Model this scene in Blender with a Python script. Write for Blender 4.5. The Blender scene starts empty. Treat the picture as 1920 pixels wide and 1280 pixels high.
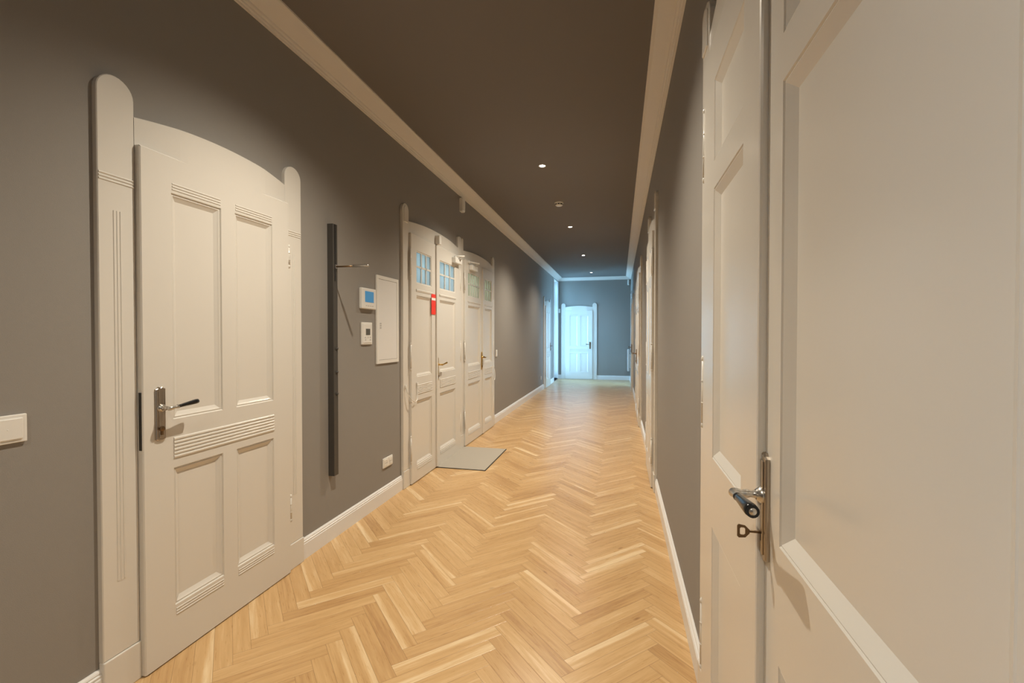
import bpy, bmesh, math, random
from mathutils import Vector, Matrix
random.seed(7)
scene = bpy.context.scene
COL = scene.collection
PI = math.pi

# ------------------------------------------------------------------ room dimensions (metres)
CAM_H = 1.40
XL, XR = -1.924, 0.325          # left / right wall faces
Y0, Y1 = -3.2, 14.50            # wall behind the camera / far wall
ZC = 3.20
LAMP_X = -0.81
LAMPS = [-0.82, 2.00, 4.82, 7.64, 10.43, 13.35]

# ------------------------------------------------------------------ materials
def new_mat(name):
    m = bpy.data.materials.new(name); m.use_nodes = True
    nt = m.node_tree
    return m, nt, nt.nodes['Principled BSDF']

def paint(name, col, rough=0.5, spec=0.5, bump=0.0, scale=300.0, metal=0.0, var=0.0, coat=0.0):
    m, nt, b = new_mat(name)
    b.inputs['Base Color'].default_value = (*col, 1)
    b.inputs['Roughness'].default_value = rough
    b.inputs['Specular IOR Level'].default_value = spec
    b.inputs['Metallic'].default_value = metal
    b.inputs['Coat Weight'].default_value = coat
    if bump > 0 or var > 0:
        tc = nt.nodes.new('ShaderNodeTexCoord')
        n = nt.nodes.new('ShaderNodeTexNoise'); n.inputs['Scale'].default_value = scale
        n.inputs['Detail'].default_value = 3
        nt.links.new(tc.outputs['Object'], n.inputs['Vector'])
        if bump > 0:
            bp = nt.nodes.new('ShaderNodeBump'); bp.inputs['Strength'].default_value = bump
            bp.inputs['Distance'].default_value = 0.002
            nt.links.new(n.outputs['Fac'], bp.inputs['Height'])
            nt.links.new(bp.outputs['Normal'], b.inputs['Normal'])
        if var > 0:
            mx = nt.nodes.new('ShaderNodeMix'); mx.data_type = 'RGBA'
            mx.inputs[6].default_value = (*[c * (1 - var) for c in col], 1)
            mx.inputs[7].default_value = (*[min(1, c * (1 + var)) for c in col], 1)
            nt.links.new(n.outputs['Fac'], mx.inputs[0])
            nt.links.new(mx.outputs[2], b.inputs['Base Color'])
    return m

M = {}
M['wall'] = paint('grey_wall_paint', (0.285, 0.268, 0.25), 0.75, 0.35, bump=0.25, scale=420, var=0.05)
M['ceiling'] = paint('dark_grey_ceiling_paint', (0.20, 0.185, 0.178), 0.8, 0.25, bump=0.2, scale=300, var=0.04)
M['white'] = paint('cream_gloss_paint', (0.71, 0.685, 0.64), 0.24, 0.5, bump=0.03, scale=60)
M['trimw'] = paint('white_satin_paint', (0.79, 0.785, 0.78), 0.35, 0.5)
M['cornice'] = paint('white_matt_plaster', (0.74, 0.71, 0.67), 0.7, 0.3)
M['plastic'] = paint('white_plastic', (0.80, 0.79, 0.76), 0.35, 0.5)
M['plastic_grey'] = paint('grey_plastic', (0.55, 0.54, 0.52), 0.4, 0.5)
M['dark'] = paint('dark_plastic', (0.02, 0.02, 0.022), 0.35, 0.5)
M['rack'] = paint('charcoal_lacquer', (0.060, 0.055, 0.050), 0.42, 0.5)
M['nickel'] = paint('worn_nickel', (0.50, 0.44, 0.37), 0.28, 0.5, metal=1.0, var=0.12, scale=40)
M['steel'] = paint('brushed_steel', (0.62, 0.60, 0.57), 0.3, 0.5, metal=1.0)
M['brass'] = paint('aged_brass', (0.62, 0.40, 0.12), 0.28, 0.5, metal=1.0, var=0.15, scale=60)
M['bronze'] = paint('dark_bronze', (0.20, 0.13, 0.07), 0.4, 0.5, metal=0.8)
M['black'] = paint('black_lacquer', (0.010, 0.010, 0.011), 0.22, 0.45)
M['red'] = paint('red_card', (0.85, 0.05, 0.035), 0.5, 0.4)
M['card'] = paint('white_card', (0.82, 0.80, 0.78), 0.6, 0.3)
M['mat'] = paint('grey_mat_pile', (0.42, 0.385, 0.335), 0.95, 0.1, bump=0.8, scale=260, var=0.18)
M['rubber'] = paint('black_rubber', (0.03, 0.028, 0.026), 0.7, 0.3)
M['screen'] = paint('blue_display_glass', (0.03, 0.16, 0.30), 0.12, 0.6)
M['lcd'] = paint('grey_display_glass', (0.10, 0.10, 0.09), 0.2, 0.6)
M['dark_gap'] = paint('dark_lock_edge', (0.03, 0.028, 0.025), 0.5, 0.3)
M['outside'] = paint('outer_ground', (0.4, 0.4, 0.38), 0.9, 0.2, var=0.1, scale=3)

def emit(name, col, s):
    m, nt, b = new_mat(name)
    b.inputs['Base Color'].default_value = (0.9, 0.88, 0.8, 1)
    b.inputs['Emission Color'].default_value = (*col, 1)
    b.inputs['Emission Strength'].default_value = s
    return m
M['lamp'] = emit('lit_lamp_lens', (1.0, 0.90, 0.72), 40.0)
M['screen_lit'] = emit('lit_display', (0.12, 0.42, 0.72), 0.35)
M['screen_lit'].node_tree.nodes['Principled BSDF'].inputs['Base Color'].default_value = (0.02, 0.10, 0.2, 1)
M['screen_lit'].node_tree.nodes['Principled BSDF'].inputs['Roughness'].default_value = 0.12

# obscured (textured) glass that lets daylight through
def frosted(name, col, rough=0.35):
    m, nt, b = new_mat(name)
    b.inputs['Base Color'].default_value = (*col, 1)
    b.inputs['Roughness'].default_value = 0.15
    tr = nt.nodes.new('ShaderNodeBsdfTranslucent'); tr.inputs['Color'].default_value = (*col, 1)
    mx = nt.nodes.new('ShaderNodeMixShader'); mx.inputs[0].default_value = 0.75
    tc = nt.nodes.new('ShaderNodeTexCoord')
    w = nt.nodes.new('ShaderNodeTexWave'); w.inputs['Scale'].default_value = 40; w.inputs['Distortion'].default_value = 1.5
    nt.links.new(tc.outputs['Object'], w.inputs['Vector'])
    bp = nt.nodes.new('ShaderNodeBump'); bp.inputs['Strength'].default_value = 0.4; bp.inputs['Distance'].default_value = 0.002
    nt.links.new(w.outputs['Fac'], bp.inputs['Height'])
    nt.links.new(bp.outputs['Normal'], b.inputs['Normal'])
    nt.links.new(b.outputs[0], mx.inputs[1]); nt.links.new(tr.outputs[0], mx.inputs[2])
    nt.links.new(mx.outputs[0], nt.nodes['Material Output'].inputs['Surface'])
    return m
M['frost'] = frosted('ribbed_obscured_glass', (0.44, 0.40, 0.345))
M['frost_dim'] = frosted('pale_obscured_glass', (0.42, 0.33, 0.22))

def clear_glass(name):
    m, nt, b = new_mat(name)
    g = nt.nodes.new('ShaderNodeBsdfGlossy'); g.inputs['Roughness'].default_value = 0.02
    t = nt.nodes.new('ShaderNodeBsdfTransparent'); t.inputs['Color'].default_value = (0.93, 0.96, 0.95, 1)
    f = nt.nodes.new('ShaderNodeFresnel'); f.inputs['IOR'].default_value = 1.45
    mx = nt.nodes.new('ShaderNodeMixShader')
    nt.links.new(f.outputs[0], mx.inputs[0]); nt.links.new(t.outputs[0], mx.inputs[1]); nt.links.new(g.outputs[0], mx.inputs[2])
    nt.links.new(mx.outputs[0], nt.nodes['Material Output'].inputs['Surface'])
    return m
M['glass'] = clear_glass('clear_window_glass')

# oak herringbone: tone per plank (face attribute), grain along the plank's UV
def oak():
    m, nt, b = new_mat('oak_herringbone')
    N = nt.nodes.new; L = nt.links.new
    tone = N('ShaderNodeAttribute'); tone.attribute_name = 'plank_tone'
    uv = N('ShaderNodeUVMap'); uv.uv_map = 'UVMap'
    sep = N('ShaderNodeSeparateXYZ'); L(uv.outputs['UV'], sep.inputs[0])
    def math_(op, a, bb=None, clamp=False):
        n = N('ShaderNodeMath'); n.operation = op; n.use_clamp = clamp
        for i, v in enumerate((a, bb)):
            if v is None: continue
            if isinstance(v, (int, float)): n.inputs[i].default_value = v
            else: L(v, n.inputs[i])
        return n.outputs[0]
    # UV: u in metres along plank, v in metres across; per-plank shift from the tone
    shift = math_('MULTIPLY', tone.outputs['Fac'], 91.7)
    cu = math_('ADD', math_('MULTIPLY', sep.outputs['X'], 2.2), shift)
    cv = math_('ADD', math_('MULTIPLY', sep.outputs['Y'], 34.0), shift)
    vec = N('ShaderNodeCombineXYZ'); L(cu, vec.inputs[0]); L(cv, vec.inputs[1]); L(shift, vec.inputs[2])
    grain = N('ShaderNodeTexNoise'); grain.inputs['Scale'].default_value = 1.6; grain.inputs['Detail'].default_value = 5; grain.inputs['Distortion'].default_value = 0.6
    L(vec.outputs[0], grain.inputs['Vector'])
    fine = N('ShaderNodeTexNoise'); fine.inputs['Scale'].default_value = 7.0; fine.inputs['Detail'].default_value = 4
    L(vec.outputs[0], fine.inputs['Vector'])
    ramp = N('ShaderNodeValToRGB')
    cr = ramp.color_ramp
    cr.elements[0].position = 0.0; cr.elements[0].color = (0.38, 0.205, 0.085, 1)
    cr.elements[1].position = 1.0; cr.elements[1].color = (0.78, 0.60, 0.37, 1)
    e = cr.elements.new(0.30); e.color = (0.53, 0.325, 0.145, 1)
    e = cr.elements.new(0.62); e.color = (0.62, 0.405, 0.195, 1)
    # base value: tone spread + grain
    g2 = math_('MULTIPLY', math_('SUBTRACT', grain.outputs['Fac'], 0.5), 0.95)
    f2 = math_('MULTIPLY', math_('SUBTRACT', fine.outputs['Fac'], 0.5), 0.28)
    t0 = math_('ADD', math_('MULTIPLY', tone.outputs['Fac'], 0.43), 0.25)
    val = math_('ADD', math_('ADD', t0, g2), f2)
    # pale sapwood along one edge of some planks
    sapn = N('ShaderNodeTexNoise'); sapn.inputs['Scale'].default_value = 0.5; sapn.inputs['Detail'].default_value = 1
    L(vec.outputs[0], sapn.inputs['Vector'])
    frac = math_('FRACT', math_('MULTIPLY', tone.outputs['Fac'], 13.31))
    has = math_('GREATER_THAN', frac, 0.80)
    vv = math_('ADD', sep.outputs['Y'], math_('MULTIPLY', math_('SUBTRACT', sapn.outputs['Fac'], 0.5), 0.06))
    sap = math_('MULTIPLY', math_('MULTIPLY', math_('SUBTRACT', vv, 0.034), 60.0, True), has)
    val2 = math_('ADD', val, math_('MULTIPLY', sap, 0.36), True)
    L(val2, ramp.inputs['Fac'])
    # knots
    kv = N('ShaderNodeCombineXYZ'); L(math_('ADD', math_('MULTIPLY', sep.outputs['X'], 3.0), shift), kv.inputs[0]); L(math_('ADD', math_('MULTIPLY', sep.outputs['Y'], 9.0), shift), kv.inputs[1])
    vor = N('ShaderNodeTexVoronoi'); vor.inputs['Scale'].default_value = 1.0
    L(kv.outputs[0], vor.inputs['Vector'])
    knot = math_('SUBTRACT', 1.0, math_('MULTIPLY', vor.outputs['Distance'], 11.0), True)
    mixk = N('ShaderNodeMix'); mixk.data_type = 'RGBA'; mixk.inputs[7].default_value = (0.20, 0.09, 0.03, 1)
    L(math_('MULTIPLY', knot, 0.8), mixk.inputs[0]); L(ramp.outputs['Color'], mixk.inputs[6])
    # joints between planks (dark line at the edges): distance is stored in a second UV map
    uv2 = N('ShaderNodeUVMap'); uv2.uv_map = 'Edge'
    s2 = N('ShaderNodeSeparateXYZ'); L(uv2.outputs['UV'], s2.inputs[0])
    # Edge uv goes 0..L and 0..W in metres
    def edge(o, length):
        return math_('MINIMUM', o, math_('SUBTRACT', length, o))
    d = math_('MINIMUM', edge(s2.outputs['X'], PL), edge(s2.outputs['Y'], PW))
    line = math_('SUBTRACT', 1.0, math_('DIVIDE', d, 0.0013), True)
    mixj = N('ShaderNodeMix'); mixj.data_type = 'RGBA'; mixj.inputs[7].default_value = (0.17, 0.085, 0.03, 1)
    L(math_('MULTIPLY', line, 0.75), mixj.inputs[0]); L(mixk.outputs[2], mixj.inputs[6])
    L(mixj.outputs[2], b.inputs['Base Color'])
    rr = math_('ADD', math_('MULTIPLY', fine.outputs['Fac'], 0.10), 0.24)
    L(rr, b.inputs['Roughness'])
    b.inputs['Specular IOR Level'].default_value = 0.5
    bp = N('ShaderNodeBump'); bp.inputs['Strength'].default_value = 0.25; bp.inputs['Distance'].default_value = 0.001
    L(math_('SUBTRACT', math_('MULTIPLY', fine.outputs['Fac'], 0.3), line), bp.inputs['Height'])
    L(bp.outputs['Normal'], b.inputs['Normal'])
    return m
PL, PW = 0.50, 0.071

# ------------------------------------------------------------------ mesh helpers
class MB:
    """Collects shapes for ONE mesh object."""
    def __init__(self): self.v = []; self.f = []; self.smooth = []
    def quad(self, *p, smooth=False):
        i = len(self.v); self.v += [tuple(q) for q in p]; self.f.append(tuple(range(i, i + len(p)))); self.smooth.append(smooth); return self
    def faces(self, vs, fs, smooth=False):
        i = len(self.v); self.v += [tuple(q) for q in vs]
        for f in fs: self.f.append(tuple(i + k for k in f)); self.smooth.append(smooth)
        return self
    def box(self, a, b, bev=0.0):
        x0, x1 = sorted((a[0], b[0])); y0, y1 = sorted((a[1], b[1])); z0, z1 = sorted((a[2], b[2]))
        if bev <= 0:
            vs = [(x0,y0,z0),(x1,y0,z0),(x1,y1,z0),(x0,y1,z0),(x0,y0,z1),(x1,y0,z1),(x1,y1,z1),(x0,y1,z1)]
            return self.faces(vs, [(0,3,2,1),(4,5,6,7),(0,1,5,4),(1,2,6,5),(2,3,7,6),(3,0,4,7)])
        bev = min(bev, (x1-x0)/2.01, (y1-y0)/2.01, (z1-z0)/2.01)
        bm = bmesh.new(); bmesh.ops.create_cube(bm, size=1.0)
        for v in bm.verts:
            v.co = Vector(((x0+x1)/2 + v.co.x*(x1-x0), (y0+y1)/2 + v.co.y*(y1-y0), (z0+z1)/2 + v.co.z*(z1-z0)))
        bmesh.ops.bevel(bm, geom=bm.edges[:], offset=bev, segments=2, profile=0.5, affect='EDGES')
        bm.verts.index_update()
        self.faces([v.co[:] for v in bm.verts], [[v.index for v in f.verts] for f in bm.faces]); bm.free(); return self
    def prism(self, poly, y0, y1, bev=0.0):
        """polygon in local XZ (counter-clockwise seen from -Y), extruded from y0 (front) to y1 (back)."""
        n = len(poly)
        if bev > 0:
            c = inset(poly, bev)
            vs = [(x, y0, z) for x, z in c] + [(x, y0 + bev, z) for x, z in poly] + [(x, y1, z) for x, z in poly]
        else:
            vs = [(x, y0, z) for x, z in poly] + [(x, y1, z) for x, z in poly]
        k = len(vs) // n
        fs = [tuple(range(n)), tuple(reversed(range((k-1)*n, k*n)))]
        for r in range(k - 1):
            for i in range(n):
                j = (i + 1) % n
                fs.append((r*n+i, (r+1)*n+i, (r+1)*n+j, r*n+j))
        return self.faces(vs, fs)
    def sweep(self, prof, p0, p1, out, up=(0,0,1)):
        """profile [(outward, up)] swept along p0->p1."""
        p0, p1, out, up = Vector(p0), Vector(p1), Vector(out), Vector(up)
        n = len(prof)
        vs = [p0 + out*a + up*b for a, b in prof] + [p1 + out*a + up*b for a, b in prof]
        fs = [(i, i+1, n+i+1, n+i) for i in range(n-1)] + [(n-1, 0, n, 2*n-1), tuple(reversed(range(n))), tuple(range(n, 2*n))]
        return self.faces(vs, fs)
    def tube(self, pts, rad, seg=12, cap=True, smooth=True):
        pts = [Vector(p) for p in pts]
        if isinstance(rad, (int, float)): rad = [rad]*len(pts)
        vs, fs = [], []
        prev = None
        for i, p in enumerate(pts):
            t = (pts[min(i+1, len(pts)-1)] - pts[max(i-1, 0)]).normalized()
            if prev is None:
                a = Vector((0,0,1)) if abs(t.z) < 0.9 else Vector((1,0,0))
                u = t.cross(a).normalized()
            else:
                u = (prev - t*prev.dot(t)).normalized()
            prev = u; w = t.cross(u)
            for k in range(seg):
                an = 2*PI*k/seg
                vs.append(p + (u*math.cos(an) + w*math.sin(an))*rad[i])
        for i in range(len(pts)-1):
            for k in range(seg):
                k2 = (k+1) % seg
                fs.append((i*seg+k, i*seg+k2, (i+1)*seg+k2, (i+1)*seg+k))
        self.faces(vs, fs, smooth)
        if cap:
            self.faces([vs[k] for k in range(seg)], [tuple(reversed(range(seg)))])
            self.faces([vs[(len(pts)-1)*seg+k] for k in range(seg)], [tuple(range(seg))])
        return self
    def lathe(self, prof, centre, axis=(0,0,1), seg=32, smooth=True):
        c = Vector(centre); ax = Vector(axis).normalized()
        a = Vector((1,0,0)) if abs(ax.x) < 0.9 else Vector((0,1,0))
        u = ax.cross(a).normalized(); w = ax.cross(u)
        vs, fs = [], []
        for r, h in prof:
            for k in range(seg):
                an = 2*PI*k/seg
                vs.append(c + ax*h + (u*math.cos(an) + w*math.sin(an))*max(r, 1e-5))
        for i in range(len(prof)-1):
            for k in range(seg):
                k2 = (k+1) % seg
                fs.append((i*seg+k, i*seg+k2, (i+1)*seg+k2, (i+1)*seg+k))
        return self.faces(vs, fs, smooth)
    def reed(self, s0, s1, z, r, y, axis='s', seg=6):
        """half-round bead lying on a face at depth y, along s (or z)."""
        prof = [(r*math.cos(PI*k/seg), r*0.75*math.sin(PI*k/seg)) for k in range(seg+1)]
        vs = []
        for e in (s0, s1):
            for a, o in prof:
                vs.append((e, y-o, z+a) if axis == 's' else (z+a, y-o, e))
        n = seg+1
        fs = [(i, i+1, n+i+1, n+i) for i in range(seg)] + [tuple(range(n)), tuple(range(n, 2*n))]
        return self.faces(vs, fs, False)
    def build(self, name, mat, parent=None, loc=None, rotz=0.0):
        me = bpy.data.meshes.new(name)
        me.from_pydata([tuple(v) for v in self.v], [], self.f)
        me.polygons.foreach_set('use_smooth', self.smooth)
        bm = bmesh.new(); bm.from_mesh(me)
        bmesh.ops.remove_doubles(bm, verts=bm.verts, dist=1e-6)
        bmesh.ops.recalc_face_normals(bm, faces=bm.faces)
        bm.to_mesh(me); bm.free()
        me.materials.append(mat)
        o = bpy.data.objects.new(name, me); COL.objects.link(o)
        if parent is not None: o.parent = parent
        if loc is not None: o.location = loc
        o.rotation_euler = (0, 0, rotz)
        return o

def inset(poly, d):
    n = len(poly); out = []
    for i in range(n):
        p0, p1, p2 = Vector(poly[i-1]), Vector(poly[i]), Vector(poly[(i+1) % n])
        e1 = (p1-p0).normalized(); e2 = (p2-p1).normalized()
        n1 = Vector((-e1.y, e1.x)); n2 = Vector((-e2.y, e2.x))
        b = (n1+n2)
        if b.length < 1e-6: b = n1
        b.normalize(); k = d / max(0.35, b.dot(n1))
        out.append(tuple(p1 + b*k))
    return out

def tag(o, label=None, cat=None, group=None, kind=None):
    if label: o['label'] = label
    if cat: o['category'] = cat
    if group: o['group'] = group
    if kind: o['kind'] = kind
    return o

def empty(name, loc, rotz=0.0):
    o = bpy.data.objects.new(name, None); COL.objects.link(o)
    o.location = loc; o.rotation_euler = (0, 0, rotz); o.empty_display_size = 0.1
    return o

def copy_tree(o, parent=None):
    c = o.copy(); COL.objects.link(c)
    if parent is not None: c.parent = parent
    for ch in list(o.children): copy_tree(ch, c)
    return c

LEFT, RIGHT, FAR = PI/2, -PI/2, 0.0      # rotation of things hung on that wall (local -Y is outwards)

# ------------------------------------------------------------------ room shell
def rect_with_holes(u0, u1, z0, z1, holes):
    """cells of the rectangle left over by the holes (u0,u1,z0,z1)."""
    us = sorted({u0, u1, *[h[0] for h in holes], *[h[1] for h in holes]})
    zs = sorted({z0, z1, *[h[2] for h in holes], *[h[3] for h in holes]})
    for i in range(len(us)-1):
        for k in range(len(zs)-1):
            cu, cz = (us[i]+us[i+1])/2, (zs[k]+zs[k+1])/2
            if not any(h[0] < cu < h[1] and h[2] < cz < h[3] for h in holes):
                yield us[i], us[i+1], zs[k], zs[k+1]

def wall(name, x_face, out, u0, u1, holes, label, axis='y', t=0.22):
    mb = MB(); xb = x_face - out*t
    P = (lambda d, u, z: (d, u, z)) if axis == 'y' else (lambda d, u, z: (u, d, z))
    for a, b, c, d in rect_with_holes(u0, u1, 0, ZC, holes):
        for xf in (x_face, xb):
            mb.quad(P(xf,a,c), P(xf,b,c), P(xf,b,d), P(xf,a,d))
    for a, b, c, d in holes + [(u0, u1, 0, ZC)]:
        mb.quad(P(x_face,a,c), P(x_face,b,c), P(xb,b,c), P(xb,a,c))
        mb.quad(P(x_face,a,d), P(x_face,b,d), P(xb,b,d), P(xb,a,d))
        mb.quad(P(x_face,a,c), P(x_face,a,d), P(xb,a,d), P(xb,a,c))
        mb.quad(P(x_face,b,c), P(x_face,b,d), P(xb,b,d), P(xb,b,c))
    o = mb.build(name, M['wall'])
    return tag(o, label, 'wall', kind='structure')

# door openings (only where a glazed door lets daylight through) and the window
PANE_Z = (1.89, 2.20)
WIN = (13.50, 14.40, 0.03, 3.08)
left_holes = []      # filled below from the glazed doors
right_holes = []


# ------------------------------------------------------------------ floor: herringbone planks clipped to the room
def clip(poly, axis, lim, keep_less):
    out = []
    for i in range(len(poly)):
        a, b = poly[i-1], poly[i]
        ia = (a[axis] <= lim) if keep_less else (a[axis] >= lim)
        ib = (b[axis] <= lim) if keep_less else (b[axis] >= lim)
        if ia != ib:
            t = (lim - a[axis])/(b[axis]-a[axis])
            out.append(tuple(a[k] + (b[k]-a[k])*t for k in range(len(a))))
        if ib: out.append(b)
    return out

def build_floor():
    r2 = math.sqrt(0.5)
    def W(p, q): return (OX + (-p + q)*r2, OY + (p + q)*r2)
    OX, OY = -1.27 + 0.5*math.sqrt(2)*PL - 0.02, 0.03
    polys = []
    rng = random.Random(11)
    col = math.sqrt(2)*PL; step = math.sqrt(2)*PW
    for m in range(-5, 6):
        for k in range(-80, 240):
            ox, oy = k*PW + m*PL, k*PW - m*PL
            for kind in (0, 1):
                if kind == 0:
                    r = [(ox, oy), (ox+PL, oy), (ox+PL, oy+PW), (ox, oy+PW)]
                    e = [(0,0),(PL,0),(PL,PW),(0,PW)]
                else:
                    r = [(ox+PL, oy+PW-PL), (ox+PL+PW, oy+PW-PL), (ox+PL+PW, oy+PW), (ox+PL, oy+PW)]
                    e = [(0,0),(0,PW),(PL,PW),(PL,0)]
                pts = [(*W(*p), *q) for p, q in zip(r, e)]
                for ax, lim, less in ((0, XL-0.01, False), (0, XR+0.01, True), (1, Y0-0.01, False), (1, Y1+0.01, True)):
                    pts = clip(pts, ax, lim, less) if pts else pts
                if len(pts) >= 3:
                    area = abs(sum(pts[i-1][0]*pts[i][1]-pts[i][0]*pts[i-1][1] for i in range(len(pts))))/2
                    if area > 1e-6: polys.append((pts, min(0.999, max(0.0, rng.gauss(0.5, 0.24))), rng.random() < 0.5))
    verts, faces = [], []
    for pts, t, fl in polys:
        i = len(verts); verts += [(p[0], p[1], 0.0) for p in pts]; faces.append(tuple(range(i, i+len(pts))))
    me = bpy.data.meshes.new('floor'); me.from_pydata(verts, [], faces)
    at = me.attributes.new('plank_tone', 'FLOAT', 'FACE')
    at.data.foreach_set('value', [t for _, t, _ in polys])
    uv = me.uv_layers.new(name='UVMap'); ed = me.uv_layers.new(name='Edge')
    li = 0
    for pts, t, fl in polys:
        for p in pts:
            uv.data[li].uv = (p[2], PW-p[3] if fl else p[3]); ed.data[li].uv = (p[2], p[3]); li += 1
    bm = bmesh.new(); bm.from_mesh(me)
    bm.normal_update()
    for f in bm.faces:
        if f.normal.z < 0: f.normal_flip()
    bm.to_mesh(me); bm.free()
    me.materials.append(oak())
    o = bpy.data.objects.new('floor', me); COL.objects.link(o)
    tag(o, 'light oak herringbone parquet floor running the length of the corridor', 'floor', kind='structure')
build_floor()

# ------------------------------------------------------------------ doors
RINGS = [(0.0, 0.0), (0.004, 0.007), (0.010, 0.005), (0.017, 0.010), (0.030, 0.017)]

RINGS_TALL = [(0.0, 0.0), (0.003, 0.003), (0.006, 0.002), (0.030, 0.016)]
def leaf_mesh(w, h, yb, yf, panels, reeds=(), gap=0.006, glazed=(), rings=RINGS):
    """leaf spanning x 0..w, z gap..h, from back yb to front yf (yf < yb)."""
    mb = MB()
    R = 0.004
    holes = list(panels) + list(glazed)
    for a, b, c, d in rect_with_holes(R, w-R, gap, h-R, holes):
        mb.quad((a,yf,c),(b,yf,c),(b,yf,d),(a,yf,d))
    # rounded arris + edges
    for x0, x1 in ((0, R), (w, w-R)):
        mb.quad((x0,yf+R,gap),(x1,yf,gap),(x1,yf,h-R),(x0,yf+R,h-R))
        mb.quad((x0,yb,gap),(x0,yf+R,gap),(x0,yf+R,h),(x0,yb,h))
    mb.quad((R,yf,h-R),(w-R,yf,h-R),(w,yf+R,h),(0,yf+R,h))
    mb.quad((0,yf+R,h),(w,yf+R,h),(w,yb,h),(0,yb,h))
    mb.quad((0,yf+R,gap),(w,yf+R,gap),(w,yb,gap),(0,yb,gap))
    mb.quad((0,yf+R,gap),(R,yf,gap),(w-R,yf,gap),(w,yf+R,gap))
    for a, b, c, d in rect_with_holes(0, w, gap, h, list(glazed)):
        mb.quad((a,yb,c),(b,yb,c),(b,yb,d),(a,yb,d))
    for a, b, c, d in panels:
        pr = None
        for ins, dep in rings:
            y = min(yf + dep, yb - 0.002)
            cur = [(a+ins,y,c+ins),(b-ins,y,c+ins),(b-ins,y,d-ins),(a+ins,y,d-ins)]
            if pr:
                for i in range(4): mb.quad(pr[i], pr[(i+1)%4], cur[(i+1)%4], cur[i])
            pr = cur
        mb.quad(*pr)
    for a, b, c, d in glazed:
        pr = None
        for ins, y in ((0, yf), (0.006, yf+0.006), (0.012, yf+0.006), (0.012, yb)):
            cur = [(a+ins,y,c+ins),(b-ins,y,c+ins),(b-ins,y,d-ins),(a+ins,y,d-ins)]
            if pr:
                for i in range(4): mb.quad(pr[i], pr[(i+1)%4], cur[(i+1)%4], cur[i])
            pr = cur
        cur = [(a,yb,c),(b,yb,c),(b,yb,d),(a,yb,d)]
        for i in range(4): mb.quad(pr[i], pr[(i+1)%4], cur[(i+1)%4], cur[i])
    for s0, s1, z, r in reeds: mb.reed(s0, s1, z, r, yf)
    return mb

def post_poly(x0, x1, z1, rh=None, n=14, z0=0.0):
    c, r = (x0+x1)/2, (x1-x0)/2; rh = rh or r
    return [(x0, z0), (x1, z0)] + [(c + r*math.cos(PI*k/n), z1 - rh + rh*math.sin(PI*k/n)) for k in range(n+1)]

def add_post(root, x0, x1, top, t, flute=True, relief=False, plinth=0.152, round_h=None, name='post', reed_z=1.99):
    mb = MB()
    mb.prism(post_poly(x0, x1, top, round_h, z0=plinth), -t, 0, bev=0.003)
    c = (x0+x1)/2
    if flute:
        for k in (-1, 0, 1):
            mb.reed(0.44, reed_z-0.11, c + 0.012*k, 0.0032, -t, axis='z')
        for k in range(3): mb.reed(x0+0.004, x1-0.004, reed_z + 0.012*k, 0.0038, -t)
    if relief:
        mb.prism(post_poly(x0+0.02, x1-0.02, top-0.02, z0=top-0.17), -t-0.007, -t, bev=0.004)
    p = mb.build(name, M['white'], root)
    mb = MB().box((x0-0.002, -t-0.006, 0), (x1+0.002, 0, plinth), bev=0.004)
    mb.build('plinth_block', M['white'], root)
    return p

def add_header(root, x0, x1, z0, ze, zm, t, tm=None):
    n = 24
    top = [(x1 + (x0-x1)*k/n, ze + (zm-ze)*math.sin(PI*k/n)**0.9) for k in range(n+1)]
    ys = [-t - (tm-t)*min(1.0, 4.5*min(k, n-k)/n) for k in range(n+1)] if tm else None
    if not ys:
        MB().prism([(x0, z0), (x1, z0)] + top, -t, 0, bev=0.003).build('header', M['white'], root); return
    mb = MB()
    for k in range(n):
        (xa, za), (xb, zb) = top[k], top[k+1]; ya, yb = ys[k], ys[k+1]; e = 0.003
        mb.quad((xa, ya, z0), (xb, yb, z0), (xb, yb, zb-e), (xa, ya, za-e))
        mb.quad((xa, ya, za-e), (xb, yb, zb-e), (xb, yb+e, zb), (xa, ya+e, za))
        mb.quad((xa, ya+e, za), (xb, yb+e, zb), (xb, 0, zb), (xa, 0, za))
        mb.quad((xa, ya, z0), (xb, yb, z0), (xb, 0, z0), (xa, 0, z0))
    for k in (0, n): mb.quad((top[k][0], ys[k], z0), (top[k][0], 0, z0), (top[k][0], 0, top[k][1]), (top[k][0], ys[k]+0.003, top[k][1]))
    mb.build('header', M['white'], root)

def hinge(root, x, z0, z1, y, mat='white', seg=2):
    mb = MB()
    mb.tube([(x, y, z0), (x, y, z1)], 0.0075, seg=10)
    for z in (z0, z1): mb.lathe([(0, -0.012), (0.006, -0.010), (0.009, -0.004), (0.009, 0.004), (0.006, 0.010), (0, 0.012)], (x, y, z), seg=10)
    for k in range(1, seg+1):
        z = z0 + (z1-z0)*k/(seg+1); mb.lathe([(0.0075, -0.003), (0.009, -0.002), (0.009, 0.002), (0.0075, 0.003)], (x, y, z), seg=10)
    return mb.build('hinge', M[mat], root)

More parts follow.
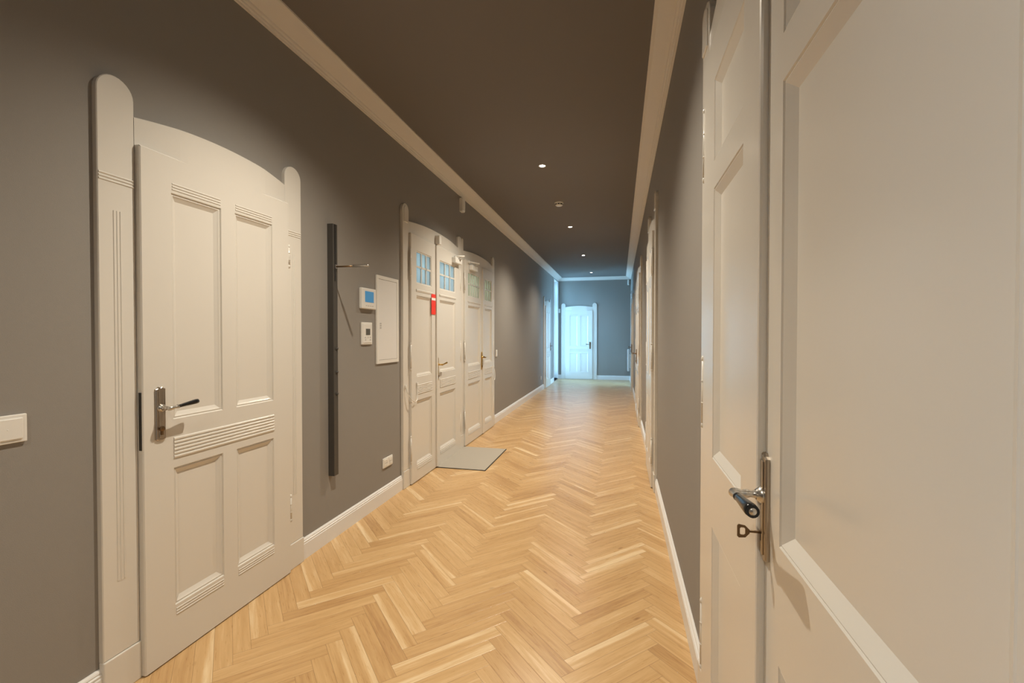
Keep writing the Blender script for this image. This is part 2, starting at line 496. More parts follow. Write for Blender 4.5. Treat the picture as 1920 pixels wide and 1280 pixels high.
def handle(root, x, yf, z_lo, z_hi, z_lev, dirx, metal='nickel', grip='black', w=0.043, neck=0.05, length=0.125, fancy=True, keyhole=True, gs=1.0):
    """back plate (the part) with lever, grip and lock as sub-parts; dirx = the way the lever points."""
    zc = (z_lo+z_hi)/2
    h = w/2
    pl = [(x-h, z_lo+0.006), (x-h*0.55, z_lo), (x+h*0.55, z_lo), (x+h, z_lo+0.006), (x+h, z_hi-0.010), (x+h*0.6, z_hi-0.006), (x+h*0.35, z_hi), (x, z_hi-0.004), (x-h*0.35, z_hi), (x-h*0.6, z_hi-0.006), (x-h, z_hi-0.010)]
    mb = MB().prism(pl, yf-0.008, yf, bev=0.003)
    mb.box((x-h*0.45, yf-0.0105, z_lo+0.012), (x+h*0.45, yf-0.007, z_hi-0.016), bev=0.002)
    p = mb.build('door_handle', M[metal], root); p['label'] = {'brass': 'brass handle plate', 'bronze': 'dark metal handle plate'}.get(metal, 'worn nickel handle plate')
    y0 = yf-0.008; y1 = y0-neck
    mb = MB()
    mb.lathe([(0.0165, 0), (0.017, 0.004), (0.013, 0.008), (0.010, 0.012)], (x, y0-0.0, z_lev), axis=(0,-1,0), seg=20)
    # neck: turned shank out from the plate
    N = 10
    pts = [(x, y0 - neck*k/N, z_lev) for k in range(N+1)]
    rad = [0.009, 0.008, 0.0095, 0.0075, 0.0065, 0.0085, 0.0085, 0.007, 0.0085, 0.010, 0.008]
    mb.tube(pts, rad, seg=14)
    # elbow and ferrule along the door
    mb.tube([(x-dirx*0.010, y1, z_lev), (x, y1, z_lev+0.0005), (x+dirx*0.012, y1, z_lev+0.001), (x+dirx*0.024, y1, z_lev+0.002), (x+dirx*0.034, y1, z_lev+0.0035)],
            [0.005, 0.0095, 0.0075, 0.0065, 0.0085], seg=14)
    mb.build('lever', M[metal if metal != 'nickel' else 'steel'], p)
    g = MB()
    L0 = 0.034; n = 8
    gp = [(x+dirx*(L0 + (length-L0)*k/n), y1, z_lev + 0.0035 + 0.010*k/n) for k in range(n+1)]
    gr = [q*gs for q in (0.0062, 0.0068, 0.0074, 0.0080, 0.0087, 0.0094, 0.0100, 0.0104, 0.0096)]
    g.tube(gp, gr, seg=16)
    go = g.build('grip', M[grip], p)
    if grip == 'black': go['label'] = 'black lacquered grip'
    e = gp[-1]
    MB().lathe([(0.0068, 0), (0.0068, 0.001), (0.005, 0.0025), (0.0, 0.0035)], e, axis=(dirx, 0, 0.08), seg=16).build('end_cap', M['steel' if grip == 'black' else grip], p)
    if keyhole:
        lk = MB(); zk = z_lo + 0.050
        lk.lathe([(0.011, 0), (0.011, 0.006), (0.009, 0.009), (0.0, 0.009)], (x, y0-0.001, zk), axis=(0,-1,0), seg=16)
        lk.box((x-0.004, y0-0.007, zk-0.026), (x+0.004, y0+0.001, zk))
        lk.build('lock_cylinder', M['bronze'], p)
    return p

def single_door(n, loc, rot, handle_side, label, metal='nickel', grip='black', lever=True):
    """four-panel door in a round-eared frame; local x runs -w/2..w/2."""
    W = 1.119; pw = 0.136; t = 0.022
    root = empty('door_%d' % n, loc, rot); tag(root, label, 'door', kind='structure')
    x0 = -W/2
    add_post(root, x0, x0+pw, 2.40, t); add_post(root, W/2-pw, W/2, 2.40, t)
    add_header(root, x0+pw, W/2-pw, 2.10, 2.275, 2.312, t-0.001, 0.0468)
    lw = W-2*pw-0.002; yf = -0.047; yb = -0.020
    lx = x0+pw+0.001
    pa, pb = (0.130, 0.382), (lw-0.382, lw-0.130)
    panels = [(*pa, 1.035, 2.010), (*pb, 1.035, 2.010), (*pa, 0.225, 0.825), (*pb, 0.225, 0.825)]
    reeds = [(0.13, lw-0.13, 0.872 + 0.0155*k, 0.0072) for k in range(6)]
    for a, b in (pa, pb):
        reeds += [(a+0.004, b-0.004, 2.026+0.012*k, 0.0036) for k in range(3)] + [(a+0.004, b-0.004, 0.183+0.012*k, 0.0036) for k in range(3)]
    mb = leaf_mesh(lw, 2.164, -0.0175, yf, panels, reeds)
    leaf = mb.build('leaf', M['white'], root, loc=(lx, 0, 0))
    hs = handle_side
    hx = lx + (0.070 if hs < 0 else lw-0.070)
    handle(root, hx, yf, 0.957, 1.183, 1.094, -hs, metal, grip)
    MB().box((lx + (0.0 if hs < 0 else lw) - 0.0022, yf+0.006, 0.93), (lx + (0.0 if hs < 0 else lw) + 0.0022, yf+0.018, 1.165)).build('lock_strip', M['dark_gap'], root)
    ex = lx + (lw+0.004 if hs < 0 else -0.004)
    hinge(root, ex, 1.80, 1.915, -0.042); hinge(root, ex, 0.31, 0.45, -0.042)
    return root

def double_door(n, loc, rot, leaves, label, W, top=2.595, glass='frost', pw=(0.12, 0.12), relief=True, hd=None, wide_ear=True, plain_ear=(False, False), swing=0):
    """leaves: list of two widths + style. local x runs 0..W from the left post's outer edge."""
    t = 0.024
    root = empty('door_%d' % n, loc, rot); tag(root, label, 'door', kind='structure')
    for i, (a, b) in enumerate(((0, pw[0]), (W-pw[1], W))):
        add_post(root, a, b, top, t, flute=False, relief=relief and not plain_ear[i], plinth=0.16, round_h=0.02 if plain_ear[i] else None)
    add_header(root, pw[0], W-pw[1], 2.26, 2.45, 2.487, t-0.002, 0.036)
    lx = pw[0]+0.001
    for i, L in enumerate(leaves):
        w = L['w']; yf = L.get('yf', -0.046)
        st = L.get('stile', 0.115)
        a, b = st, w-L.get('stile2', st)
        glazed = []; reeds = []
        if L['style'] == 'glass':
            glazed = [(a, b, *PANE_Z)]
            panels = [(a, b, 1.0, 1.775), (a, b, 0.16, 0.775)]
            reeds = [(a, b, 0.838 + 0.0155*k, 0.0072) for k in range(6)] + [(a-0.012, b+0.012, 1.825, 0.010), (a-0.012, b+0.012, 1.815, 0.006)]
            reeds += [(a+0.004, b-0.004, 0.118+0.012*k, 0.0045) for k in range(3)]
        else:
            panels = [(a, b, 1.01, 1.86), (a, b, 1.945, 2.20), (a, b, 0.20, 0.79)]
        mb = leaf_mesh(w, 2.345, -0.019, yf, panels, reeds, glazed=glazed, gap=0.008, rings=RINGS if glazed else RINGS_TALL)
        if glazed:
            g0, g1 = a+0.012, b-0.012; z0, z1 = PANE_Z[0]+0.012, PANE_Z[1]-0.012
            cols = L.get('cols', 3)
            for c in range(1, cols):
                x = g0 + (g1-g0)*c/cols; mb.box((x-0.009, yf+0.004, z0), (x+0.009, -0.030, z1))
            zz = z0 + (z1-z0)*0.52
            mb.box((g0, yf+0.004, zz-0.009), (g1, -0.030, zz+0.009))
        if L.get('astragal'):      # cover strip over the meeting edge
            s = L['astragal']; xe = w if s > 0 else 0.0
            mb.box((xe-0.020, yf-0.016, 0.012), (xe+0.020, yf+0.004, 2.335), bev=0.006)
        leaf = mb.build('leaf', M['white'], root, loc=(lx, 0, 0))
        if glazed:
            MB().box((g0-0.008, -0.0285, z0-0.008), (g1+0.008, -0.0245, z1+0.008)).build('window_pane', M[L.get('glass', glass)], leaf)
        if L.get('handle'):
            H = L['handle']
            hx = lx + (H['off'] if H['side'] < 0 else w-H['off'])
            handle(root, hx, yf, *H.get('z', (0.915, 1.163, 1.085)), -H['side'], H.get('metal', 'brass'), H.get('grip', 'brass'), w=H.get('w', 0.043), keyhole=H.get('key', True), gs=H.get('gs', 1.0), neck=H.get('neck', 0.05), length=H.get('len', 0.125))
        hs = L['hinge']; ex = lx + (-0.003 if hs < 0 else w+0.003)
        for z0_, z1_ in L.get('hz', ((0.215, 0.45), (1.08, 1.315), (1.945, 2.185))): hinge(root, ex, z0_, z1_, yf+0.004)
        lx += w + 0.003
    return root

# --- left wall: single door nearest the camera
single_door(1, (XL, (1.306+2.425)/2, 0), LEFT, -1, 'cream four-panel door with round-eared frame, nearest on the left wall beside the light switch')

# --- left wall: two glazed double doors side by side
brs = dict(side=-1, off=0.030, metal='brass', grip='brass')
D2Y, D2W = 3.765, 1.565
double_door(2, (XL, D2Y, 0), LEFT, [
    dict(w=0.585, style='glass', cols=3, hinge=-1),
    dict(w=0.745, style='glass', cols=3, hinge=1, stile=0.10, stile2=0.175, handle=brs, astragal=-1)],
    'cream glazed double door with red sign, standing behind the grey doormat', D2W, plain_ear=(False, True))
D3Y, D3W = D2Y+D2W+0.004, 1.50
double_door(3, (XL, D3Y, 0), LEFT, [
    dict(w=0.735, style='glass', cols=5, hinge=-1, glass='frost_dim', handle=dict(side=1, off=0.045, metal='brass', grip='bronze', len=0.10), astragal=1),
    dict(w=0.580, style='glass', cols=3, hinge=1, glass='frost_dim')],
    'cream glazed double door beyond the doormat, second pair on the left wall', D3W, pw=(0.06, 0.12), plain_ear=(True, False))
def pane_hole(y0, leaf_x, w, st=0.115, st2=0.115):
    left_holes.append((y0+leaf_x+st+0.012, y0+leaf_x+w-st2-0.012, PANE_Z[0]+0.012, PANE_Z[1]-0.012))
pane_hole(D2Y, 0.121, 0.585); pane_hole(D2Y, 0.121+0.588, 0.745, 0.10, 0.175)
pane_hole(D3Y, 0.061, 0.735); pane_hole(D3Y, 0.061+0.738, 0.580)

# --- left wall: far single door
single_door(4, (XL, 12.20, 0), LEFT, 1, 'narrow-looking four-panel door far down the left wall', metal='bronze')
# --- far wall door
single_door(5, (-1.258, Y1, 0), FAR, 1, 'white four-panel door in the blue-lit end wall of the corridor', metal='bronze')

# --- right wall: tall double door right next to the camera (local x runs towards the camera)
D6W, D6Y = 1.66, 1.845
root6 = double_door(6, (XR, D6Y, 0), RIGHT, [
    dict(w=0.700, style='tall', hinge=-1, yf=-0.0385, stile=0.178, stile2=0.172, astragal=1),
    dict(w=0.710, style='tall', hinge=1, yf=-0.0385, stile=0.099, handle=dict(side=-1, off=0.023, metal='nickel', grip='black', w=0.044, key=False, neck=0.053, gs=1.18, len=0.138, z=(0.950, 1.166, 1.080)))],
    'large cream double door filling the right side, nearest the camera with nickel handle', D6W)
# --- right wall: further doors
double_door(7, (XR, 5.24, 0), RIGHT, [
    dict(w=0.40, style='tall', hinge=-1), dict(w=0.40, style='tall', hinge=1)],
    'tall cream double door, second along the right wall', 1.045, top=2.68)
double_door(8, (XR, 8.70, 0), RIGHT, [
    dict(w=0.70, style='glass', hinge=-1, handle=dict(side=1, off=0.05, metal='bronze', grip='bronze')),
    dict(w=0.70, style='glass', hinge=1)],
    'glazed cream double door with dark handle, third along the right wall', 1.645)
for lx_ in (0.121, 0.121+0.703):      # daylight behind the panes of that door
    right_holes.append((8.70-lx_-0.700+0.127, 8.70-lx_-0.127, PANE_Z[0]+0.012, PANE_Z[1]-0.012))
single_door(9, (XR, 11.95, 0), RIGHT, 1, 'cream single door, furthest along the right wall before the radiator', metal='bronze')

# --- left wall end: tall glazed balcony window with transom (the corridor's daylight)
def window(n, win, label, transom=True, side=LEFT):
    y0, y1, z0, z1 = win
    root = empty('window_%d' % n, (XL, y0, 0) if side == LEFT else (XR, y1, 0), side); w = y1-y0
    tag(root, label, 'window', kind='structure')
    (left_holes if side == LEFT else right_holes).append((y0, y1, z0, z1))
    cs = MB()
    for a, b in ((-0.05, 0.0), (w, w+0.05)): cs.box((a, -0.02, 0.0 if transom else z0), (b, 0, z1), bev=0.003)
    cs.build('casing', M['trimw'], root)
    ln = MB()
    for a, b in ((0.0, 0.012), (w-0.012, w)): ln.box((a, -0.001, z0), (b, 0.215, z1))
    ln.box((0.012, -0.001, z1-0.012), (w-0.012, 0.215, z1))
    ln.build('reveal_lining', M['trimw'], root)
    yb = 0.15; fr = MB()
    for a, b in ((0.012, 0.07), (w-0.07, w-0.012), (w/2-0.04, w/2+0.04)): fr.box((a, yb, z0), (b, yb+0.05, z1-0.012))
    for a, b in ((z0, z0+0.14 if transom else z0+0.06), (z1-0.07, z1-0.012)) + (((2.33, 2.43),) if transom else ()): fr.box((0.012, yb, a), (w-0.012, yb+0.05, b))
    fr.build('window_frame', M['trimw'], root)
    MB().box((0.03, yb+0.023, z0+0.03), (w-0.03, yb+0.027, z1-0.03)).build('window_pane', M['glass'], root)
    MB().box((0.0, -0.0, 0.001 if transom else z0), (w, 0.215, z0 if transom else z0+0.02), bev=0.003).build('window_sill', M['trimw'], root)
window(1, WIN, 'tall daylight window with transom at the far end of the left wall')
WIN2 = (-2.15, -1.25, 1.10, 2.05)
window(2, WIN2, 'window in the left wall behind the camera, out of the picture', transom=False)
WIN3 = (12.78, 13.72, 0.03, 2.60)
window(3, WIN3, 'tall daylight window at the far end of the right wall', side=RIGHT)

# --- walls
wall('wall_left', XL, 1, Y0, Y1, left_holes, 'long grey wall on the left with the doors')
wall('wall_right', XR, -1, Y0, Y1, right_holes, 'long grey wall on the right with the doors')
wall('wall_far', Y1, -1, XL, XR, [], 'end wall of the corridor lit blue by daylight', axis='x')
wall('wall_near', Y0, 1, XL, XR, [], 'wall closing the corridor behind the camera', axis='x')
o = MB().box((XL-0.22, Y0-0.22, ZC), (XR+0.22, Y1+0.22, ZC+0.15)).build('ceiling', M['ceiling'])
tag(o, 'dark grey ceiling with a row of small downlights', 'ceiling', kind='structure')

# --- cornices
CORN = [(0, -0.092), (0.012, -0.092), (0.014, -0.084), (0.022, -0.082), (0.024, -0.072), (0.036, -0.068), (0.039, -0.058), (0.044, -0.056)]
CORN += [(0.044 + 0.082*k/6, -0.056 + 0.042*(k/6)**1.25) for k in range(1, 7)] + [(0.138, -0.012), (0.147, -0.010), (0.147, 0), (0, 0)]
e = 0.0
def cornice(n, a, b, out, label):
    o = MB().sweep(CORN, (*a, ZC), (*b, ZC), (*out, 0)).build('trim_%d' % n, M['cornice'])
    tag(o, label, 'cornice', kind='structure')
cornice(1, (XL, Y0), (XL, Y1), (1, 0), 'white cornice along the top of the left wall')
cornice(2, (XR, Y0), (XR, Y1), (-1, 0), 'white cornice along the top of the right wall')
cornice(3, (XL, Y1), (XR, Y1), (0, -1), 'white cornice across the far end wall')
cornice(4, (XL, Y0), (XR, Y0), (0, 1), 'white cornice on the wall behind the camera')

# --- baseboards
BASE = [(0, 0), (0.018, 0), (0.018, 0.095), (0.0145, 0.100), (0.0165, 0.105), (0.0165, 0.109), (0.011, 0.113), (0.013, 0.118), (0.010, 0.124), (0.005, 0.129), (0, 0.129)]
def baseboard(name, segs, label):
    mb = MB()
    for a, b, out in segs: mb.sweep(BASE, (*a, 0), (*b, 0), (*out, 0))
    tag(mb.build(name, M['trimw']), label, 'baseboard', kind='structure')
baseboard('baseboard_left', [((XL, a), (XL, b), (1, 0)) for a, b in ((Y0, 1.304), (2.427, D2Y-0.003), (D3Y+D3W+0.003, 11.638), (12.762, 13.448))], 'white baseboard along the left wall')
baseboard('baseboard_right', [((XR, a), (XR, b), (-1, 0)) for a, b in ((Y0, 0.182), (1.848, 4.192), (5.243, 7.052), (8.703, 11.388), (12.512, WIN3[0]-0.052), (WIN3[1]+0.052, Y1))], 'white baseboard along the right wall')
baseboard('baseboard_far', [((XL, Y1), (-1.820, Y1), (0, -1)), ((-0.696, Y1), (XR, Y1), (0, -1))], 'white baseboard under the blue end wall')
baseboard('baseboard_near', [((XL, Y0), (XR, Y0), (0, 1))], 'white baseboard behind the camera')

# ------------------------------------------------------------------ things on the left wall
# light switch at the picture's left edge
def switch(loc, w, h, label, gangs=1, led=False):
    r = empty('light_switch', loc, LEFT); tag(r, label, 'switch')
    MB().box((-w/2, -0.010, -h/2), (w/2, 0, h/2), bev=0.003).build('cover_frame', M['plastic'], r)
    gw = (w-0.024)/gangs
    for k in range(gangs):
        a = -w/2+0.012+gw*k
        ro = MB().box((a+0.001, -0.0145, -h/2+0.012), (a+gw-0.001, -0.006, h/2-0.012), bev=0.002).build('rocker', M['plastic'], r)
        if led: MB().lathe([(0.0015, 0), (0.0015, 0.001), (0, 0.0012)], (a+gw*0.42, -0.0145, 0), axis=(0,-1,0), seg=8).build('indicator', M['trimw'], ro)
    return r
switch((XL, 1.014, 1.094), 0.165, 0.092, 'white square wall switch at the left edge before the nearest door', gangs=2, led=True)
switch((XL, 7.02, 1.105), 0.08, 0.11, 'small white switch on the grey wall beyond the second glazed double door')

# vertical coat rail with fold-out hooks
def coat_rail():
    y, z0, z1 = 2.735, 0.442, 2.149
    r = empty('coat_rail', (XL-0.0005, y, z0), LEFT)
    tag(r, 'charcoal vertical coat rail with one steel hook folded out, between door and intercom', 'coat rack')
    h = z1-z0
    b = MB()
    b.prism([(-0.024, 0), (0.024, 0), (0.024, h), (-0.024, h)], -0.046, 0, bev=0.002)
    b.build('rail', M['rack'], r)
    MB().box((-0.010, -0.0475, 1.32), (0.004, -0.0455, h-0.003)).build('slot', M['dark'], r)
    hz = 1.862-z0
    a = MB()
    a.tube([(0.004, -0.040, hz), (0.004, -0.175, hz)], 0.0055, seg=10)
    arm = a.build('hook_arm', M['bronze'], r)
    MB().tube([(0.004, -0.175, hz), (0.004, -0.178, hz), (0.004, -0.290, hz), (0.004, -0.294, hz)], [0.006, 0.0095, 0.0095, 0.008], seg=12).build('hook_tip', M['steel'], arm)
    MB().box((-0.006, -0.052, hz-0.012), (0.012, -0.044, hz+0.014), bev=0.003).build('hinge_block', M['steel'], r)
    for z in (1.300, 1.140, 0.992):
        k = MB(); zz = z-z0
        k.tube([(0.006, -0.044, zz), (0.006, -0.052, zz), (0.006, -0.056, zz+0.012)], [0.007, 0.006, 0.006], seg=10)
        k.build('peg', M['rack'], r)
coat_rail()

def intercom():
    r = empty('intercom_monitor', (XL-0.0005, 3.195, 1.680), LEFT); tag(r, 'white wall intercom with blue screen, above the thermostat', 'intercom')
    MB().box((-0.103, -0.028, -0.080), (0.103, 0, 0.080), bev=0.006).build('housing', M['plastic'], r)
    s = MB().box((-0.062, -0.0295, -0.028), (0.062, -0.027, 0.056)).build('screen', M['screen_lit'], r)
    for k in range(4):
        MB().box((-0.050+0.030*k, -0.0295, -0.058), (-0.032+0.030*k, -0.027, -0.052), bev=0.001).build('button', M['plastic_grey'], r)
intercom()

def thermostat():
    r = empty('thermostat', (XL-0.0005, 3.188, 1.411), LEFT); tag(r, 'small white thermostat with dark display under the intercom', 'thermostat')
    MB().box((-0.074, -0.012, -0.086), (0.074, 0, 0.086), bev=0.003).build('faceplate', M['plastic'], r)
    MB().box((-0.062, -0.015, -0.074), (0.062, -0.010, 0.074), bev=0.002).build('control_panel', M['plastic'], r)
    MB().box((-0.024, -0.0165, -0.012), (0.036, -0.0145, 0.036)).build('display', M['lcd'], r)
    for x, z in ((-0.028, -0.03), (0.006, -0.03), (0.040, -0.03), (-0.028, -0.05), (0.040, -0.05)):
        MB().box((x-0.008, -0.0165, z-0.005), (x+0.008, -0.0145, z+0.005), bev=0.001).build('button', M['plastic_grey'], r)
thermostat()

def fuse_box():
    y0, y1, z0, z1 = 3.335, 3.705, 1.163, 1.887
    w, h = y1-y0, z1-z0
    r = empty('fuse_box', (XL-0.0005, y0, z0), LEFT); tag(r, 'flat white fuse box cover beside the glazed double door', 'fuse box')
    fr = MB()
    for a, b, c, d in rect_with_holes(0, w, 0, h, [(0.028, w-0.028, 0.028, h-0.028)]): fr.box((a, -0.012, c), (b, 0, d))
    fr.build('frame', M['plastic'], r)
    dr = MB().box((0.030, -0.010, 0.030), (w-0.030, -0.001, h-0.030), bev=0.002).build('door', M['trimw'], r)
    lt = MB()
    for k in range(3): lt.box((0.048, -0.012, h*0.40+0.018*k), (0.072, -0.009, h*0.40+0.010+0.018*k))
    lt.build('latch', M['plastic_grey'], dr)
fuse_box()

def socket(loc, gangs, label, rot=LEFT, s=0.081):
    r = empty('wall_socket', Vector(loc) + Matrix.Rotation(rot, 3, 'Z') @ Vector((0, 0.0005, 0)), rot); tag(r, label, 'socket')
    w = s*gangs + 0.0
    MB().box((-w/2, -0.011, -s/2), (w/2, 0, s/2), bev=0.003).build('cover_frame', M['plastic'], r)
    for k in range(gangs):
        c = -w/2 + s*(k+0.5)
        i = MB().box((c-0.029, -0.014, -0.029), (c+0.029, -0.009, 0.029), bev=0.002).build('insert', M['plastic'], r)
        MB().lathe([(0.021, 0.0005), (0.020, 0.0), (0.0195, -0.003), (0, -0.0035)], (c, -0.0146, 0), axis=(0,-1,0), seg=24).build('plug_recess', M['plastic_grey'], i)
        pn = MB()
        for d in (-0.0095, 0.0095): pn.lathe([(0.003, 0), (0.003, 0.0006), (0, 0.0007)], (c+d, -0.0148, 0), axis=(0,-1,0), seg=8)
        pn.build('contacts', M['dark'], i)
    return r
socket((XL, 3.51, 0.323), 2, 'white double wall socket above the baseboard beside the glazed door')
socket((XL, 11.27, 0.32), 1, 'small white socket low on the left wall by the far single door')

def motion_sensor(loc, rot, label, w=0.062, h=0.15, d=0.05):
    r = empty('motion_sensor', Vector(loc) + Matrix.Rotation(rot, 3, 'Z') @ Vector((0, 0.0005, 0)), rot); tag(r, label, 'sensor')
    MB().prism([(-w/2, -h), (w/2, -h), (w/2, 0), (-w/2, 0)], -d, 0, bev=0.012).build('housing', M['plastic'], r)
    MB().box((-w*0.32, -d-0.004, -h*0.72), (w*0.32, -d+0.004, -h*0.30), bev=0.003).build('lens', M['plastic'], r)
motion_sensor((XL, 5.36, 3.085), LEFT, 'small white motion sensor under the left cornice above the glazed doors', w=0.085, h=0.165)
motion_sensor((0.255, Y1, 3.09), FAR, 'tiny white sensor high in the right corner of the end wall', w=0.05, h=0.16, d=0.04)
motion_sensor((-1.878, Y1, 2.23), FAR, 'tiny white box on the end wall left of the far door', w=0.055, h=0.13, d=0.03)

# ---- door furniture on the glazed doors (own things)
def door_closer(loc, label, mirror=1):
    r = empty('door_closer', loc, LEFT); tag(r, label, 'door closer')
    m = mirror
    MB().box((-0.11*m, -0.048, -0.032), (0.11*m, 0, 0.032), bev=0.006).build('body', M['plastic'], r)
    MB().lathe([(0.014, 0), (0.014, 0.012), (0.010, 0.018), (0, 0.018)], (-0.06*m, -0.024, 0.032), seg=14).build('spindle', M['plastic_grey'], r)
    MB().tube([(-0.06*m, -0.024, 0.046), (0.02*m, -0.105, 0.056)], 0.009, seg=8).build('arm', M['plastic'], r)
    MB().tube([(0.02*m, -0.105, 0.056), (0.145*m, -0.010, 0.066)], 0.008, seg=8).build('forearm', M['plastic'], r)
    MB().box((0.125*m, -0.020, 0.050), (0.165*m, 0.020, 0.082), bev=0.004).build('shoe', M['plastic'], r)
door_closer((XL+0.0465, 5.045, 2.262), 'white door closer with bent arm on the door behind the mat')
door_closer((XL+0.0465, 5.66, 2.262), 'white door closer on the second glazed double door', mirror=-1)

o = MB().box((-0.03, -0.05, -0.045), (0.03, 0, 0.045), bev=0.004).build('door_contact', M['plastic'], loc=(XL+0.036, 4.50, 2.395), rotz=LEFT)
tag(o, 'small white contact box on the header above the meeting leaves with the red sign', 'door contact')

# red sign on the meeting stile
def red_sign():
    r = empty('door_sign', (XL+0.0478, 4.395, 1.715), LEFT); tag(r, 'red paper sign with a white band stuck on the glazed door', 'sign')
    b = MB().box((-0.052, -0.003, -0.105), (0.052, 0, 0.105)).build('sheet', M['red'], r)
    MB().box((-0.052, -0.004, 0.040), (0.052, -0.0025, 0.066)).build('white_band', M['card'], r)
red_sign()

# loose cable loops bridging frame and leaf
def cable(name, pts, r0, label):
    mb = MB()
    P = [Vector(p) for p in pts]; out = []
    for i in range(len(P)-1):
        p0, p1, p2, p3 = P[max(i-1,0)], P[i], P[i+1], P[min(i+2, len(P)-1)]
        for k in range(6):
            t = k/6
            out.append(0.5*((2*p1) + (p2-p0)*t + (2*p0-5*p1+4*p2-p3)*t*t + (3*p1-p0-3*p2+p3)*t**3))
    out.append(P[-1])
    mb.tube(out, r0, seg=8)
    for q in (P[0], P[-1]): mb.box((q.x-0.004, q.y-0.010, q.z-0.012), (q.x+0.008, q.y+0.010, q.z+0.012), bev=0.002)
    tag(mb.build(name, M['plastic']), label, 'cable')
cable('alarm_cable', [(XL+0.030, 3.800, 0.930), (XL+0.045, 3.812, 0.870), (XL+0.060, 3.86, 0.805), (XL+0.068, 3.925, 0.775), (XL+0.066, 3.972, 0.800), (XL+0.056, 3.990, 0.865), (XL+0.052, 3.995, 0.935)], 0.004,
      'white cable loop hanging from frame to leaf on the near glazed door')
cable('alarm_cable', [(XL+0.030, 6.765, 0.920), (XL+0.050, 6.760, 0.840), (XL+0.064, 6.72, 0.745), (XL+0.068, 6.67, 0.715), (XL+0.064, 6.63, 0.760), (XL+0.054, 6.605, 0.840), (XL+0.052, 6.60, 0.915)], 0.004,
      'white cable loop on the far edge of the second glazed double door')

# key in the near right-hand door
def key():
    hx = 1.845-(0.121+0.700+0.003+0.023)
    r = empty('key', (XR-0.0385-0.0105, hx, 1.004), RIGHT); tag(r, 'small bronze key sticking out of the near right-hand door lock', 'key')
    MB().tube([(0, 0.004, 0), (0, -0.021, 0)], 0.0024, seg=10).build('shank', M['bronze'], r)
    b = MB(); zz = [(-0.020, 0.003), (-0.028, 0.011), (-0.040, 0.013), (-0.043, 0.010), (-0.043, -0.011), (-0.040, -0.014), (-0.028, -0.013), (-0.020, -0.004)]
    inn = [(-0.028, 0.005), (-0.031, 0.007), (-0.036, 0.007), (-0.038, 0.005), (-0.038, -0.006), (-0.036, -0.008), (-0.031, -0.008), (-0.028, -0.006)]
    for x in (-0.0012, 0.0012):
        for i in range(8):
            j = (i+1) % 8; b.quad((x, *zz[i]), (x, *zz[j]), (x, *inn[j]), (x, *inn[i]))
    for i in range(8):
        j = (i+1) % 8
        for q in (zz, inn): b.quad((-0.0012, *q[i]), (0.0012, *q[i]), (0.0012, *q[j]), (-0.0012, *q[j]))
    b.build('bow', M['bronze'], r)
    s = MB(); s.lathe([(0.005, 0), (0.005, 0.001), (0, 0.001)], (0, 0.001, 0), axis=(0, -1, 0), seg=12); s.box((-0.0022, -0.0006, -0.016), (0.0022, 0.002, 0))
    k = s.build('keyhole', M['dark'], r)
key()

# doormat
def doormat():
    r = empty('doormat', (-1.630, 4.925, 0), 0); tag(r, 'grey doormat with thin black edge in front of the glazed double door', 'doormat')
    MB().box((-0.290, -0.455, 0), (0.290, 0.455, 0.005), bev=0.001).build('rubber_edge', M['rubber'], r)
    MB().box((-0.282, -0.447, 0.002), (0.282, 0.447, 0.008), bev=0.002).build('pile', M['mat'], r)
doormat()

# radiator under the window
def radiator():
    r = empty('radiator', (XR+0.0005, 14.30, 0.30), RIGHT); tag(r, 'slim white radiator in the far right corner beside the blue end wall', 'radiator')
    b = MB().box((-0.15, -0.095, 0), (0.15, -0.035, 0.66), bev=0.006)
    for k in range(7): b.box((-0.13+0.04*k, -0.100, 0.03), (-0.11+0.04*k, -0.094, 0.63))
    b.build('panel', M['trimw'], r)
    for x in (-0.09, 0.09): MB().box((x-0.015, -0.036, 0.1), (x+0.015, 0, 0.5)).build('bracket', M['trimw'], r)
radiator()

# smoke detector
def smoke():
    r = empty('smoke_detector', (-0.81, 6.20, ZC), 0); tag(r, 'round white smoke detector on the ceiling between two downlights', 'smoke detector')
    MB().lathe([(0, 0), (0.062, 0), (0.062, -0.012), (0.056, -0.016), (0, -0.016)], (0, 0, 0), seg=32).build('base_plate', M['plastic'], r)
    MB().lathe([(0.048, -0.016), (0.050, -0.036), (0.044, -0.046), (0.018, -0.052), (0, -0.052)], (0, 0, 0), seg=32).build('sensor_head', M['plastic'], r)
    v = MB()
    for k in range(8):
        an = 2*PI*k/8; v.box((-0.012, 0.046, -0.034), (0.012, 0.0515, -0.022))
        n = 8
        for q in range(len(v.v)-n, len(v.v)):
            x, y, z = v.v[q]; v.v[q] = (x*math.cos(an)-y*math.sin(an), x*math.sin(an)+y*math.cos(an), z)
    v.build('vent_slots', M['dark'], r)
smoke()

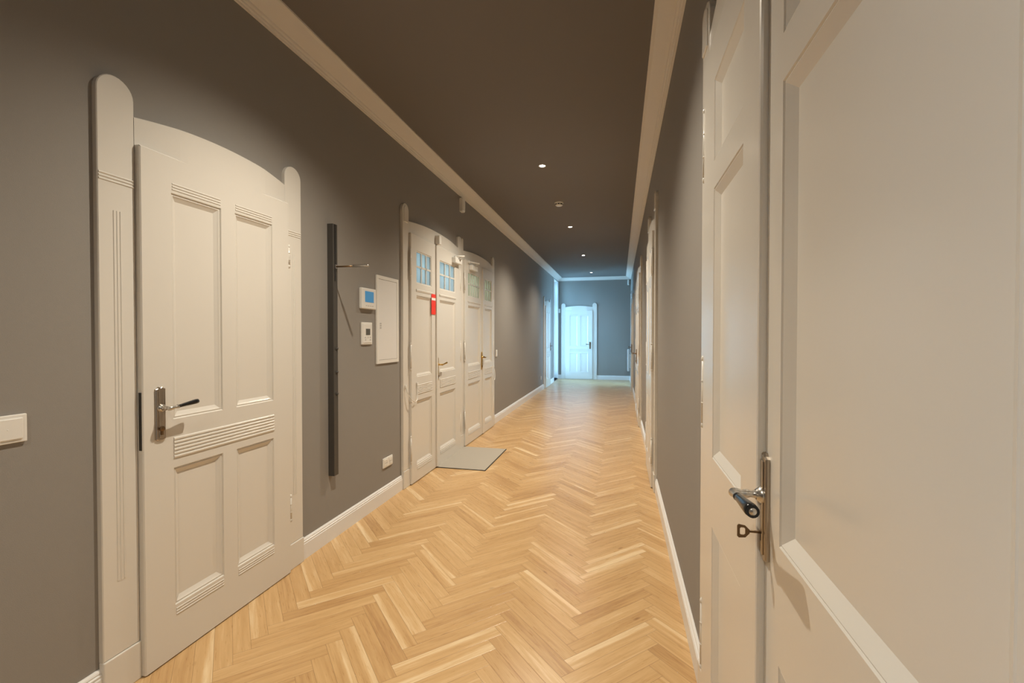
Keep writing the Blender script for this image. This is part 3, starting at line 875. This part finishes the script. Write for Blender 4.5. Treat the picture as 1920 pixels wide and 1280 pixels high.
# downlights
names = ['downlight over the camera end, behind the viewer', 'recessed downlight nearest the viewer, at the top of the view', 'bright recessed downlight nearest the smoke detector on the viewer side',
         'recessed downlight just beyond the smoke detector', 'recessed downlight second from the far end of the row', 'last small downlight in the row near the blue end wall']
def downlight(y):
    r = empty('ceiling_downlight', (LAMP_X, y, ZC), 0)
    MB().lathe([(0.030, 0.0), (0.031, -0.003), (0.038, -0.004), (0.042, -0.002), (0.042, 0.0)], (0,0,0), seg=32).build('trim_ring', M['plastic_grey'], r)
    MB().lathe([(0.029, -0.0005), (0.022, -0.0035), (0.010, -0.005), (0, -0.0055)], (0,0,0), seg=24).build('lens', M['lamp'], r)
    return r
proto = downlight(LAMPS[0])
for i, y in enumerate(LAMPS):
    o = proto if i == 0 else copy_tree(proto)
    o.location = (LAMP_X, y, ZC); tag(o, names[i], 'ceiling light', group='row of recessed ceiling downlights')
    ld = bpy.data.lights.new('lamp_beam', 'SPOT')
    ld.energy = (190, 242, 280, 275, 165, 22)[i]; ld.color = (0.98, 0.87, 0.70); ld.spot_size = math.radians(130); ld.spot_blend = 1.0; ld.shadow_soft_size = 0.022
    lo = bpy.data.objects.new('lamp_beam', ld); COL.objects.link(lo); lo.location = (LAMP_X, y, ZC-0.03)

# ------------------------------------------------------------------ daylight
w = bpy.data.worlds.new('World'); scene.world = w; w.use_nodes = True
bg = w.node_tree.nodes['Background']
wn = w.node_tree
tc = wn.nodes.new('ShaderNodeTexCoord'); sx = wn.nodes.new('ShaderNodeSeparateXYZ'); rp = wn.nodes.new('ShaderNodeValToRGB')
wn.links.new(tc.outputs['Generated'], sx.inputs[0])
mr = wn.nodes.new('ShaderNodeMapRange'); mr.inputs[1].default_value = -1; mr.inputs[2].default_value = 1
wn.links.new(sx.outputs['Z'], mr.inputs[0]); wn.links.new(mr.outputs[0], rp.inputs['Fac'])
rp.color_ramp.elements[0].position = 0.47; rp.color_ramp.elements[0].color = (0.27, 0.57, 0.88, 1)
rp.color_ramp.elements[1].position = 0.53; rp.color_ramp.elements[1].color = (0.31, 0.63, 1.0, 1)
wn.links.new(rp.outputs['Color'], bg.inputs['Color']); bg.inputs['Strength'].default_value = 24.0
for wn_, sd in ((WIN, LEFT), (WIN2, LEFT), (WIN3, RIGHT)):
    pd = bpy.data.lights.new('window_portal', 'AREA'); pd.shape = 'RECTANGLE'; pd.size = wn_[3]-wn_[2]; pd.size_y = wn_[1]-wn_[0]
    pd.cycles.is_portal = True
    po = bpy.data.objects.new('window_portal', pd); COL.objects.link(po)
    po.location = (XL-0.24 if sd == LEFT else XR+0.24, (wn_[0]+wn_[1])/2, (wn_[2]+wn_[3])/2); po.rotation_euler = (0, -PI/2 if sd == LEFT else PI/2, 0)

# ------------------------------------------------------------------ camera
cd = bpy.data.cameras.new('camera'); cd.lens = 16.0; cd.sensor_width = 36.0; cd.sensor_fit = 'HORIZONTAL'; cd.clip_start = 0.02
co = bpy.data.objects.new('camera', cd); COL.objects.link(co)
co.location = (0, 0, CAM_H)
co.rotation_euler = (math.radians(90-0.84), 0, math.radians(13.32))
scene.camera = co

vs = scene.view_settings
vs.view_transform = 'Standard'; vs.look = 'None'; vs.exposure = 0.0; vs.gamma = 1.0; vs.use_curve_mapping = False
